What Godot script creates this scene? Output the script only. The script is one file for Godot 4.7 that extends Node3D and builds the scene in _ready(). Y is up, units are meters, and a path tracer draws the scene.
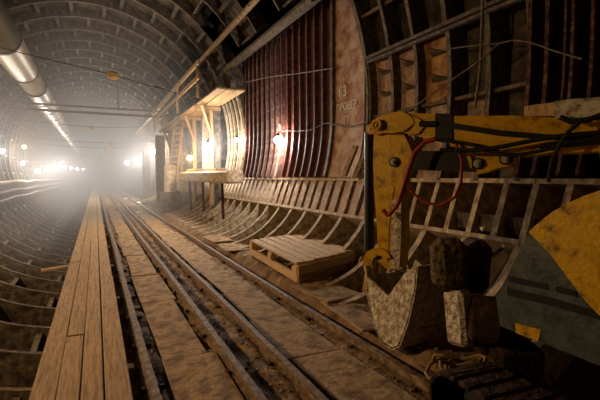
extends Node3D
# A railway station tunnel under construction: ribbed ring lining, plank walkway, two narrow tracks, a small excavator.
# x to the side, y up, the tunnel runs along -z. Z below means distance ahead (= -z).

const F := 420.0                       # focal length in pixels of the 600x400 frame
const EYE := Vector3(0, 1.75, 0)
const YAW := 0.4523
const PITCH := 0.0547
const CX := -0.1                       # tunnel axis and inner radius
const CY := 3.0
const R := 4.5
const RB := 4.82                       # face of the plates between the ribs
const RING := 1.44
const Z0 := 5.83                       # one ring joint
const ZEND := 78.0
const ZBACK := -4.25

var M := {}
var rng := RandomNumberGenerator.new()
var used := {}

# ---------------------------------------------------------------- helpers
func cam_basis() -> Basis:
	return Basis(Vector3.UP, -YAW) * Basis(Vector3.RIGHT, -PITCH)

func ray(x: float, y: float) -> Vector3:
	return cam_basis() * Vector3((x - 300.0) / F, (200.0 - y) / F, -1.0)

func at_depth(x: float, y: float, d: float) -> Vector3:
	return EYE + ray(x, y) * d

func at_height(x: float, y: float, h: float) -> Vector3:
	var r := ray(x, y)
	return EYE + r * ((h - EYE.y) / r.y)

func at_plane(x: float, y: float, o: Vector3, n: Vector3) -> Vector3:
	var r := ray(x, y)
	return EYE + r * ((o - EYE).dot(n) / r.dot(n))

var ac := Vector2(CX, CY)              # centre of the arcs being built

func on_ring(a: float, r: float, z: float) -> Vector3:
	return Vector3(ac.x + r * cos(deg_to_rad(a)), ac.y + r * sin(deg_to_rad(a)), -z)

func numbered(called: String) -> String:
	var n: int = used.get(called, 0)
	used[called] = n + 1
	return called if n == 0 else "%s_%03d" % [called, n]

func thing(called: String, label: String, category: String, at := Vector3.ZERO, group := "") -> Node3D:
	var o := Node3D.new()
	o.name = numbered(called)
	add_child(o)
	o.position = at
	o.set_meta("label", label)
	o.set_meta("category", category)
	if group:
		o.set_meta("group", group)
	return o

func structure(called: String, label: String) -> Node3D:
	var o := Node3D.new()
	o.name = called
	add_child(o)
	o.set_meta("kind", "structure")
	o.set_meta("label", label)
	return o

func new_st() -> SurfaceTool:
	var st := SurfaceTool.new()
	st.begin(Mesh.PRIMITIVE_TRIANGLES)
	st.set_color(Color.WHITE)
	return st

func part(called: String, st: SurfaceTool, m: Material, parent: Node3D, label := "") -> MeshInstance3D:
	var o := MeshInstance3D.new()
	o.mesh = st.commit()
	o.mesh.surface_set_material(0, m)
	o.name = called
	parent.add_child(o, true)
	if label:
		o.set_meta("label", label)
	return o

func inst(called: String, mesh: Mesh, t: Transform3D, parent: Node3D) -> MeshInstance3D:
	var o := MeshInstance3D.new()
	o.mesh = mesh
	o.transform = t
	o.name = called
	parent.add_child(o, true)
	return o

func tri(st: SurfaceTool, a: Vector3, b: Vector3, c: Vector3, n: Vector3, ua := Vector2.ZERO, ub := Vector2.ZERO, uc := Vector2.ZERO) -> void:
	if (b - a).cross(c - a).dot(n) > 0:      # clockwise seen from the front
		var t := b; b = c; c = t
		var u := ub; ub = uc; uc = u
	for k in 3:
		st.set_normal(n)
		st.set_uv([ua, ub, uc][k])
		st.add_vertex([a, b, c][k])

func quad(st: SurfaceTool, a: Vector3, b: Vector3, c: Vector3, d: Vector3, hint: Vector3, us := 1.0) -> void:
	var n := (b - a).cross(c - a)
	if n.length() < 1e-9:
		n = (c - a).cross(d - a)
	n = n.normalized()
	if n.dot(hint) < 0:
		n = -n
	var l := (b - a).length() * us
	var w := (d - a).length() * us
	tri(st, a, b, c, n, Vector2(0, 0), Vector2(l, 0), Vector2(l, w))
	tri(st, a, c, d, n, Vector2(0, 0), Vector2(l, w), Vector2(0, w))

# a box with chamfered edges (chamfer c) whose texture runs along its longest side
func box(st: SurfaceTool, at: Vector3, size: Vector3, b := Basis.IDENTITY, c := 0.0, uoff := Vector2.ZERO) -> void:
	var h := size / 2.0
	c = minf(c, 0.45 * minf(size.x, minf(size.y, size.z)))
	var long := 0 if size.x >= size.y and size.x >= size.z else (1 if size.y >= size.z else 2)
	var uv := func(p: Vector3, axis: int) -> Vector2:
		var o := [0, 1, 2]
		o.erase(axis)
		var u: int = long if long != axis else o[0]
		o.erase(u)
		var v: int = o[0]
		return Vector2(p[u], p[v] + 0.37 * axis) + uoff
	for axis in 3:
		for s in [-1.0, 1.0]:
			var i := (axis + 1) % 3
			var j := (axis + 2) % 3
			var pts := []
			for q in [[-1, -1], [1, -1], [1, 1], [-1, 1]]:
				var p := Vector3.ZERO
				p[axis] = s * h[axis]
				p[i] = q[0] * (h[i] - c)
				p[j] = q[1] * (h[j] - c)
				pts.append(p)
			var n := Vector3.ZERO
			n[axis] = s
			var w := b * n
			var u := [uv.call(pts[0], axis), uv.call(pts[1], axis), uv.call(pts[2], axis), uv.call(pts[3], axis)]
			tri(st, at + b * pts[0], at + b * pts[1], at + b * pts[2], w, u[0], u[1], u[2])
			tri(st, at + b * pts[0], at + b * pts[2], at + b * pts[3], w, u[0], u[2], u[3])
	if c <= 0.0:
		return
	for axis in 3:                                # the twelve chamfers and eight corners
		var i := (axis + 1) % 3
		var j := (axis + 2) % 3
		for si in [-1.0, 1.0]:
			for sj in [-1.0, 1.0]:
				var pts := []
				for e in [[-1, 0], [1, 0], [1, 1], [-1, 1]]:
					var p := Vector3.ZERO
					p[axis] = e[0] * (h[axis] - c)
					p[i] = si * (h[i] - (c if e[1] else 0.0))
					p[j] = sj * (h[j] - (0.0 if e[1] else c))
					pts.append(p)
				var n := Vector3.ZERO
				n[i] = si
				n[j] = sj
				n = b * n.normalized()
				var u := [uv.call(pts[0], i), uv.call(pts[1], i), uv.call(pts[2], i), uv.call(pts[3], i)]
				tri(st, at + b * pts[0], at + b * pts[1], at + b * pts[2], n, u[0], u[1], u[2])
				tri(st, at + b * pts[0], at + b * pts[2], at + b * pts[3], n, u[0], u[2], u[3])
	for sx in [-1.0, 1.0]:
		for sy in [-1.0, 1.0]:
			for sz in [-1.0, 1.0]:
				var s := Vector3(sx, sy, sz)
				var p := [s * (h - Vector3(0, c, c)), s * (h - Vector3(c, 0, c)), s * (h - Vector3(c, c, 0))]
				tri(st, at + b * p[0], at + b * p[1], at + b * p[2], b * s.normalized(), uoff, uoff, uoff)

# a bar of rectangular section from a to b
func bar(st: SurfaceTool, a: Vector3, b: Vector3, w: float, t: float, c := 0.0, uoff := Vector2.ZERO, up := Vector3.UP) -> void:
	var d := (b - a).normalized()
	if absf(d.dot(up)) > 0.98:
		up = Vector3.RIGHT
	var s := d.cross(up).normalized()
	box(st, (a + b) / 2.0, Vector3(w, t, (b - a).length()), Basis(s, s.cross(d).normalized() * 1.0, -d), c, uoff)

func tube(st: SurfaceTool, pts: Array, r: float, sides := 8, caps := true) -> void:
	var rings := []
	var ref := Vector3.UP
	for k in pts.size():
		var d: Vector3 = (pts[mini(k + 1, pts.size() - 1)] - pts[maxi(k - 1, 0)]).normalized()
		if absf(d.dot(ref)) > 0.95:
			ref = Vector3.RIGHT if absf(d.x) < 0.9 else Vector3.BACK
		var s := d.cross(ref).normalized()
		var u := s.cross(d).normalized()
		ref = u
		var ring := []
		for i in sides:
			var a := TAU * i / sides
			ring.append([pts[k] + (s * cos(a) + u * sin(a)) * r, s * cos(a) + u * sin(a)])
		rings.append(ring)
	var run := 0.0
	for k in pts.size() - 1:
		var step: float = (pts[k + 1] - pts[k]).length()
		for i in sides:
			var j := (i + 1) % sides
			var q := [rings[k][i], rings[k + 1][i], rings[k + 1][j], rings[k][j]]
			var uvs := [Vector2(run, r * TAU * i / sides), Vector2(run + step, r * TAU * i / sides), Vector2(run + step, r * TAU * (i + 1) / sides), Vector2(run, r * TAU * (i + 1) / sides)]
			smooth_quad(st, q, uvs)
		run += step
	if caps:
		for e in [0, pts.size() - 1]:
			var n: Vector3 = (pts[0] - pts[1]).normalized() if e == 0 else (pts[e] - pts[e - 1]).normalized()
			for i in sides:
				tri(st, pts[e], rings[e][i][0], rings[e][(i + 1) % sides][0], n)

func smooth_quad(st: SurfaceTool, q: Array, uvs: Array) -> void:
	var n: Vector3 = (q[0][1] + q[2][1])
	for t in [[0, 1, 2], [0, 2, 3]]:
		var o: Array = t
		if (q[t[1]][0] - q[t[0]][0]).cross(q[t[2]][0] - q[t[0]][0]).dot(n) > 0:
			o = [t[0], t[2], t[1]]
		for k in o:
			st.set_normal(q[k][1])
			st.set_uv(uvs[k])
			st.add_vertex(q[k][0])

# profile of [along, radius] turned about the axis from a in direction d
func lathe(st: SurfaceTool, a: Vector3, d: Vector3, profile: Array, sides := 16) -> void:
	d = d.normalized()
	var s := d.cross(Vector3.UP if absf(d.y) < 0.9 else Vector3.RIGHT).normalized()
	var u := s.cross(d).normalized()
	for k in profile.size() - 1:
		var p0: Array = profile[k]
		var p1: Array = profile[k + 1]
		var dl: float = p1[0] - p0[0]
		var dr: float = p1[1] - p0[1]
		if absf(dl) + absf(dr) < 1e-6:
			continue
		for i in sides:
			var q := []
			var uvs := []
			for e in [[p0, i], [p1, i], [p1, i + 1], [p0, i + 1]]:
				var t: float = TAU * e[1] / sides
				var o := s * cos(t) + u * sin(t)
				q.append([a + d * e[0][0] + o * e[0][1], (o * dl - d * dr).normalized()])
				uvs.append(Vector2(e[0][0], t * 0.5))
			smooth_quad(st, q, uvs)

# a flat outline (points in space, in order) given depth by the vector e
func extrude(st: SurfaceTool, pts: Array, e: Vector3) -> void:
	var n := Vector3.ZERO
	for k in pts.size():
		n += pts[k].cross(pts[(k + 1) % pts.size()])
	n = n.normalized()
	var ax: Vector3 = (pts[1] - pts[0]).normalized()
	var ay := n.cross(ax)
	var flat := PackedVector2Array()
	for p in pts:
		flat.append(Vector2((p - pts[0]).dot(ax), (p - pts[0]).dot(ay)))
	var idx := Geometry2D.triangulate_polygon(flat)
	var front := -n if e.dot(n) > 0 else n
	for k in range(0, idx.size(), 3):
		var a: Vector3 = pts[idx[k]]; var b: Vector3 = pts[idx[k + 1]]; var c: Vector3 = pts[idx[k + 2]]
		tri(st, a, b, c, front, flat[idx[k]], flat[idx[k + 1]], flat[idx[k + 2]])
		tri(st, a + e, b + e, c + e, -front, flat[idx[k]], flat[idx[k + 1]], flat[idx[k + 2]])
	var out := 1.0 if Geometry2D.is_polygon_clockwise(flat) else -1.0
	for k in pts.size():
		var a: Vector3 = pts[k]; var b: Vector3 = pts[(k + 1) % pts.size()]
		quad(st, a, b, b + e, a + e, n.cross(b - a) * out)

# a plate bent along the tunnel wall: from angle a0 to a1, radius r0 (inner) to r1, distance z0 to z1
func arc_slab(st: SurfaceTool, a0: float, a1: float, r0: float, r1: float, z0: float, z1: float, n := 6, skew := 0.0) -> void:
	var y0 := z0 + skew                 # skew: how much farther along the tunnel the outer edge lies
	var y1 := z1 + skew
	for k in n:
		var a := lerpf(a0, a1, float(k) / n)
		var b := lerpf(a0, a1, float(k + 1) / n)
		var radial := on_ring((a + b) / 2, 1, 0) - on_ring((a + b) / 2, 0, 0)
		quad(st, on_ring(a, r0, z0), on_ring(b, r0, z0), on_ring(b, r0, z1), on_ring(a, r0, z1), -radial)
		quad(st, on_ring(a, r1, y0), on_ring(b, r1, y0), on_ring(b, r1, y1), on_ring(a, r1, y1), radial)
		quad(st, on_ring(a, r0, z0), on_ring(b, r0, z0), on_ring(b, r1, y0), on_ring(a, r1, y0), Vector3.BACK)
		quad(st, on_ring(a, r0, z1), on_ring(b, r0, z1), on_ring(b, r1, y1), on_ring(a, r1, y1), Vector3.FORWARD)
	for e in [[a0, -1.0], [a1, 1.0]]:
		var t: Vector3 = Vector3(-sin(deg_to_rad(e[0])), cos(deg_to_rad(e[0])), 0) * e[1]
		quad(st, on_ring(e[0], r0, z0), on_ring(e[0], r1, y0), on_ring(e[0], r1, y1), on_ring(e[0], r0, z1), t)

# ---------------------------------------------------------------- materials
func ramp(stops: Array) -> Gradient:
	var g := Gradient.new()
	var o := PackedFloat32Array()
	var c := PackedColorArray()
	for s in stops:
		o.append(s[0])
		c.append(Color(s[1]))
	g.offsets = o
	g.colors = c
	return g

func noise_tex(sd: int, freq: float, stops: Array, size := 512, octaves := 5, kind := FastNoiseLite.TYPE_SIMPLEX_SMOOTH) -> NoiseTexture2D:
	var n := FastNoiseLite.new()
	n.seed = sd
	n.noise_type = kind
	n.frequency = freq
	n.fractal_octaves = octaves
	n.fractal_gain = 0.6
	var t := NoiseTexture2D.new()
	t.width = size
	t.height = size
	t.seamless = true
	t.noise = n
	t.color_ramp = ramp(stops)
	return t

func grain_tex(sd: int, dark: Color, mid: Color, light: Color) -> ImageTexture:
	# boards seen along u: long streaks, a few knots and smudges
	var w := 1024
	var h := 512
	var im := Image.create(w, h, false, Image.FORMAT_RGB8)
	var n := FastNoiseLite.new(); n.seed = sd; n.frequency = 0.01; n.fractal_octaves = 4
	var f := FastNoiseLite.new(); f.seed = sd + 1; f.frequency = 0.06; f.fractal_octaves = 3
	for y in h:
		for x in w:
			var wob := 10.0 * n.get_noise_2d(x * 0.6, y * 2.0)
			var g := 0.5 + 0.9 * n.get_noise_2d(x * 0.35, (y + wob) * 7.0)
			var s := 0.5 + 0.8 * f.get_noise_2d(x * 0.25, y * 0.9)
			var v := clampf(0.6 * g + 0.4 * s, 0, 1)
			im.set_pixel(x, y, dark.lerp(mid, v * 2.0) if v < 0.5 else mid.lerp(light, v * 2.0 - 1.0))
	return ImageTexture.create_from_image(im)

func mat(called: String, color: Color, rough := 0.85, metal := 0.0, tex: Texture2D = null, scale := 1.0, bump: Texture2D = null, depth := 1.0, tri := true) -> StandardMaterial3D:
	var m := StandardMaterial3D.new()
	m.resource_name = called
	m.albedo_color = color
	m.roughness = rough
	m.metallic = metal
	m.metallic_specular = 0.35
	m.vertex_color_use_as_albedo = true
	if tex:
		m.albedo_texture = tex
	if bump:
		m.heightmap_enabled = true
		m.heightmap_texture = bump
		m.heightmap_scale = depth
	if tri:
		m.uv1_triplanar = true
		m.uv1_world_triplanar = true
	m.uv1_scale = Vector3.ONE * scale
	M[called] = m
	return m

func materials() -> void:
	var lump := noise_tex(3, 0.02, [[0.0, "#000000"], [1.0, "#ffffff"]], 512, 6)
	var fine := noise_tex(4, 0.05, [[0.0, "#000000"], [1.0, "#ffffff"]], 512, 4)
	mat("dirt", Color.WHITE, 0.95, 0.0, noise_tex(11, 0.012, [[0.2, "#4a3823"], [0.42, "#675037"], [0.6, "#7d6346"], [0.8, "#957957"]], 512, 6), 0.45, lump, 2.0)
	mat("sheet", Color.WHITE, 0.9, 0.0, noise_tex(12, 0.01, [[0.2, "#6a5236"], [0.45, "#8f7350"], [0.65, "#a48760"], [0.85, "#765d40"]], 512, 6), 0.5, fine, 0.6)
	mat("plate", Color.WHITE, 0.8, 0.0, noise_tex(13, 0.014, [[0.2, "#332d25"], [0.45, "#4d4439"], [0.65, "#5d5244"], [0.85, "#75644e"]], 512, 6), 0.5, lump, 2.0)
	mat("flange", Color.WHITE, 0.8, 0.0, noise_tex(14, 0.02, [[0.2, "#443a2e"], [0.5, "#5f5241"], [0.75, "#756650"]], 512, 6), 0.6, lump, 1.5)
	mat("dusty_rib", Color.WHITE, 0.85, 0.0, noise_tex(15, 0.02, [[0.2, "#77654e"], [0.5, "#a08c70"], [0.75, "#baa688"]], 512, 6), 0.6, lump, 1.5)
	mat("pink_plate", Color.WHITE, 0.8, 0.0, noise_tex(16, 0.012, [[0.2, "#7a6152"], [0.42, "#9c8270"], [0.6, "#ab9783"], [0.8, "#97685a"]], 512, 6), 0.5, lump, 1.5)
	mat("orange_plate", Color.WHITE, 0.8, 0.0, noise_tex(17, 0.012, [[0.25, "#6b4726"], [0.5, "#9a6e42"], [0.75, "#b08a5e"]], 512, 6), 0.4, lump, 1.5)
	mat("marked", Color.WHITE, 0.75, 0.0, noise_tex(18, 0.008, [[0.2, "#8a5543"], [0.4, "#9d7562"], [0.55, "#a58c79"], [0.8, "#b5a18d"]], 512, 6), 0.6, fine, 0.6)
	mat("red_paint", Color.WHITE, 0.65, 0.0, noise_tex(19, 0.01, [[0.2, "#4a2019"], [0.45, "#5c2a22"], [0.65, "#6f2c23"], [0.85, "#54372e"]], 512, 6), 0.4, fine, 0.6)
	mat("red_rib", Color.WHITE, 0.7, 0.0, noise_tex(33, 0.02, [[0.2, "#45302a"], [0.5, "#5f443a"], [0.8, "#7a6254"]], 512, 5), 0.6)
	mat("rust", Color.WHITE, 0.85, 0.1, noise_tex(20, 0.02, [[0.2, "#2e1a12"], [0.45, "#47291c"], [0.65, "#5b3826"], [0.85, "#72583e"]], 512, 6), 0.9, lump, 1.5)
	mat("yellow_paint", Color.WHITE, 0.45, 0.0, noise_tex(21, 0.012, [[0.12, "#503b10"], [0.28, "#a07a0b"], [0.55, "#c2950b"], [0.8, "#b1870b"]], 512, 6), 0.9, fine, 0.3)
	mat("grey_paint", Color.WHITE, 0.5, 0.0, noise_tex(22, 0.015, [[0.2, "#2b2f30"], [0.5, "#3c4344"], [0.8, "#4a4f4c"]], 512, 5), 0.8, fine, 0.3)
	mat("black_steel", Color("#1c1a18"), 0.5, 0.3)
	mat("rubber", Color("#161412"), 0.7)
	mat("red_hose", Color("#7d2014"), 0.55)
	mat("dull_steel", Color("#8d8779"), 0.5)
	mat("steel", Color("#8f8b84"), 0.35, 0.9)
	mat("rail_steel", Color.WHITE, 0.7, 0.1, noise_tex(23, 0.02, [[0.2, "#4a3926"], [0.5, "#6e573c"], [0.8, "#8a7352"]], 512, 5), 0.7, fine, 0.4)
	mat("bucket_crust", Color.WHITE, 0.9, 0.0, noise_tex(24, 0.015, [[0.2, "#8a7760"], [0.45, "#b0a08a"], [0.7, "#cbbfab"]], 512, 6), 1.3, lump, 3.0)
	mat("concrete", Color.WHITE, 0.9, 0.0, noise_tex(25, 0.015, [[0.2, "#8b8072"], [0.5, "#ada395"], [0.8, "#c3bbae"]], 512, 6), 0.5, lump, 1.5)
	mat("dark_rust", Color.WHITE, 0.9, 0.0, noise_tex(34, 0.02, [[0.2, "#1d130c"], [0.45, "#2f2015"], [0.65, "#40291a"], [0.85, "#554230"]], 512, 6), 0.9, lump, 2.0)
	mat("crust", Color.WHITE, 0.95, 0.0, noise_tex(26, 0.02, [[0.2, "#2e2618"], [0.5, "#54452a"], [0.8, "#6d5a38"]], 512, 6), 1.2, lump, 5.0)
	mat("zinc", Color.WHITE, 0.33, 0.75, noise_tex(27, 0.02, [[0.2, "#99907f"], [0.5, "#b3aa99"], [0.8, "#c5beb0"]], 512, 4), 0.5)
	mat("tan_duct", Color.WHITE, 0.4, 0.3, noise_tex(28, 0.02, [[0.2, "#7d6c52"], [0.5, "#9c8a6c"], [0.8, "#ab9a7e"]], 512, 4), 0.5)
	mat("cloth_duct", Color.WHITE, 0.75, 0.0, noise_tex(29, 0.02, [[0.2, "#6b5335"], [0.5, "#876c48"], [0.8, "#957b57"]], 512, 4), 0.5)
	mat("dark_duct", Color("#4f4a3e"), 0.55, 0.2)
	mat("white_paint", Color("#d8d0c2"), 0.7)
	mat("white_worn", Color.WHITE, 0.75, 0.0, noise_tex(30, 0.02, [[0.3, "#57503f"], [0.4, "#b5ad9c"], [0.8, "#cfc8b8"]], 512, 5), 1.0)
	mat("stone", Color.WHITE, 0.95, 0.0, noise_tex(31, 0.03, [[0.2, "#6b573f"], [0.5, "#8a7152"], [0.8, "#a58e6c"]], 256, 4), 1.5)
	mat("water", Color("#3a332b"), 0.04)
	mat("lamp_box", Color("#8a6526"), 0.6)
	mat("wire", Color("#2b241c"), 0.8)
	var w := grain_tex(41, Color("#735a3c"), Color("#9b7d55"), Color("#b39468"))
	var m := mat("wood", Color.WHITE, 0.85, 0.0, w, 1.0, null, 1.0, false)
	m.uv1_scale = Vector3(0.3, 1.0, 1)
	m.heightmap_enabled = true; m.heightmap_texture = w; m.heightmap_scale = 0.12
	var g := grain_tex(43, Color("#86694a"), Color("#b99a71"), Color("#d0b48b"))
	m = mat("pale_wood", Color.WHITE, 0.8, 0.0, g, 1.0, null, 1.0, false)
	m.uv1_scale = Vector3(0.5, 1.4, 1)

func glow(called: String, c: Color, e: float) -> StandardMaterial3D:
	var m := StandardMaterial3D.new()
	m.resource_name = called
	m.albedo_color = Color("#fff4df")
	m.emission_enabled = true
	m.emission = c
	m.emission_energy_multiplier = e
	M[called] = m
	return m

# ---------------------------------------------------------------- lamps
const WARM := Color(1.0, 0.82, 0.58)
const WHITE := Color(1.0, 0.975, 0.95)

# a caged site lamp: bulb, shade behind it, bracket to the wall; it shines where it stands
func site_lamp(at: Vector3, wall: Vector3, energy: float, color: Color, label: String, size := 0.09, shaded := false) -> void:
	var t := thing("site_lamp", label, "lamp", at, "bare site lamps along the tunnel")
	var out := (at - wall).normalized()
	var st := new_st()
	var prof := []
	for k in 9:
		var a := PI * k / 8.0
		prof.append([-size * cos(a), maxf(size * sin(a), 0.001)])
	lathe(st, Vector3.ZERO, Vector3.UP, prof, 12)
	part("bulb", st, M.bulb_warm if color == WARM else M.bulb_white, t)
	st = new_st()
	lathe(st, Vector3(0, size * 1.6, 0), Vector3.DOWN, [[0, 0.02], [0, 0.045], [size * 0.5, 0.05], [size * 0.75, 0.06]], 12)
	part("socket", st, M.black_steel, t)
	if shaded:
		st = new_st()
		lathe(st, Vector3(0, size * 1.9, 0), Vector3.DOWN, [[0, 0.03], [0, size * 0.9], [size * 1.0, size * 2.2], [size * 1.65, size * 3.0], [size * 1.68, size * 3.0], [size * 1.0, size * 2.15], [0.01, size * 0.8]], 20)
		part("shade", st, M.black_steel, t)
	st = new_st()
	var root := wall - at
	tube(st, [Vector3(0, size * 1.5, 0), Vector3(root.x * 0.4, size * 2.2, root.z * 0.4), root], 0.018, 6)
	part("bracket", st, M.black_steel, t)
	var l := OmniLight3D.new()
	l.name = "lamp_light"
	l.light_energy = energy
	l.light_color = color
	l.light_size = size
	l.omni_range = 90.0
	l.omni_attenuation = 2.0
	l.shadow_enabled = true
	t.add_child(l, true)

# ---------------------------------------------------------------- setting
var seg_mesh: ArrayMesh
var long_mesh: ArrayMesh

func make_segment(da: float, n: int, deep := RB, ft := 0.055, edge: Material = M.flange) -> ArrayMesh:
	# one ring segment centred on angle 0, about the origin, reaching from z = 0 to z = -RING: a pan with a rim
	var p := new_st()
	var f := new_st()
	var h := da / 2.0
	var pt := func(a: float, r: float, z: float) -> Vector3:
		return Vector3(r * cos(deg_to_rad(a)), r * sin(deg_to_rad(a)), -z)
	var fa := rad_to_deg(ft / R)
	for k in n:
		var a := lerpf(-h, h, float(k) / n)
		var b := lerpf(-h, h, float(k + 1) / n)
		var radial: Vector3 = pt.call((a + b) / 2, 1, 0)
		quad(p, pt.call(a, deep, 0), pt.call(b, deep, 0), pt.call(b, deep, RING), pt.call(a, deep, RING), -radial)
		for e in [[0.0, ft, Vector3.FORWARD], [RING, RING - ft, Vector3.BACK]]:
			quad(f, pt.call(a, R, e[0]), pt.call(b, R, e[0]), pt.call(b, R, e[1]), pt.call(a, R, e[1]), -radial)
			quad(p, pt.call(a, R, e[1]), pt.call(b, R, e[1]), pt.call(b, deep, e[1]), pt.call(a, deep, e[1]), e[2])
		quad(p, pt.call(a, deep + 0.06, 0), pt.call(b, deep + 0.06, 0), pt.call(b, deep + 0.06, RING), pt.call(a, deep + 0.06, RING), radial)
	for e in [[-h, -h + fa, 1.0], [h, h - fa, -1.0]]:
		var z0 := ft
		var z1 := RING - ft
		var tangent := Vector3(0, e[2], 0)
		var rl := R + 0.1
		quad(p if deep == RB else f, pt.call(e[0], rl, z0), pt.call(e[1], rl, z0), pt.call(e[1], rl, z1), pt.call(e[0], rl, z1), -Vector3.RIGHT)
		quad(p, pt.call(e[1], rl, z0), pt.call(e[1], deep, z0), pt.call(e[1], deep, z1), pt.call(e[1], rl, z1), tangent)
	var me := p.commit()
	f.commit(me)
	me.surface_set_material(0, M.plate)
	me.surface_set_material(1, edge)
	return me

const DA := 360.0 / 28.0

func rings(parent: Node3D, a_from: float, a_to: float, z_from: float, z_to: float, most: int, mesh: ArrayMesh = seg_mesh, span := DA) -> void:
	var spots := []
	var k := floori((z_from - Z0) / RING + 0.5)
	while Z0 + RING * k < z_to - 0.1:
		var z := Z0 + RING * k
		var off := 0.5 * span if k % 2 else 0.0
		var i := ceili((a_from - off) / span - 0.01)
		while off + span * i < a_to - 0.01:
			spots.append([z, off + span * i])
			i += 1
		k += 1
	spots.sort_custom(func(p, q): return absf(p[0] - 6.0) < absf(q[0] - 6.0))
	var rest := SurfaceTool.new()
	var rest2 := SurfaceTool.new()
	var n := 0
	for s in spots:
		var t := Transform3D(Basis(Vector3.BACK, deg_to_rad(s[1] + span / 2)), Vector3(CX, CY, -s[0]))
		if n < most:
			inst("lining_segment", mesh, t, parent)
		else:
			rest.append_from(mesh, 0, t)
			rest2.append_from(mesh, 1, t)
		n += 1
	if n > most:
		var me := rest.commit()
		rest2.commit(me)
		me.surface_set_material(0, M.plate)
		me.surface_set_material(1, mesh.surface_get_material(1))
		inst("distant_lining", me, Transform3D.IDENTITY, parent).set_meta("kind", "stuff")

func ground(x: float, z: float) -> float:
	var n := 0.018 * sin(x * 9.0 + z * 1.7) * sin(z * 3.1 - x * 4.0) + 0.012 * sin(z * 8.3 + x * 13.0)
	var bank := smoothstep(2.44, 2.68, x) * smoothstep(1.0, 2.5, z) * (1.0 - smoothstep(24.0, 30.0, z)) * 0.2
	var between := 0.03 * smoothstep(1.2, 1.3, x) * (1.0 - smoothstep(1.42, 1.5, x))
	var heap := 0.022 * (smoothstep(0.3, 0.42, x) - smoothstep(0.5, 0.6, x)) + 0.02 * (smoothstep(2.15, 2.25, x) - smoothstep(2.4, 2.5, x))
	return -0.02 + n + bank + between + heap

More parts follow.
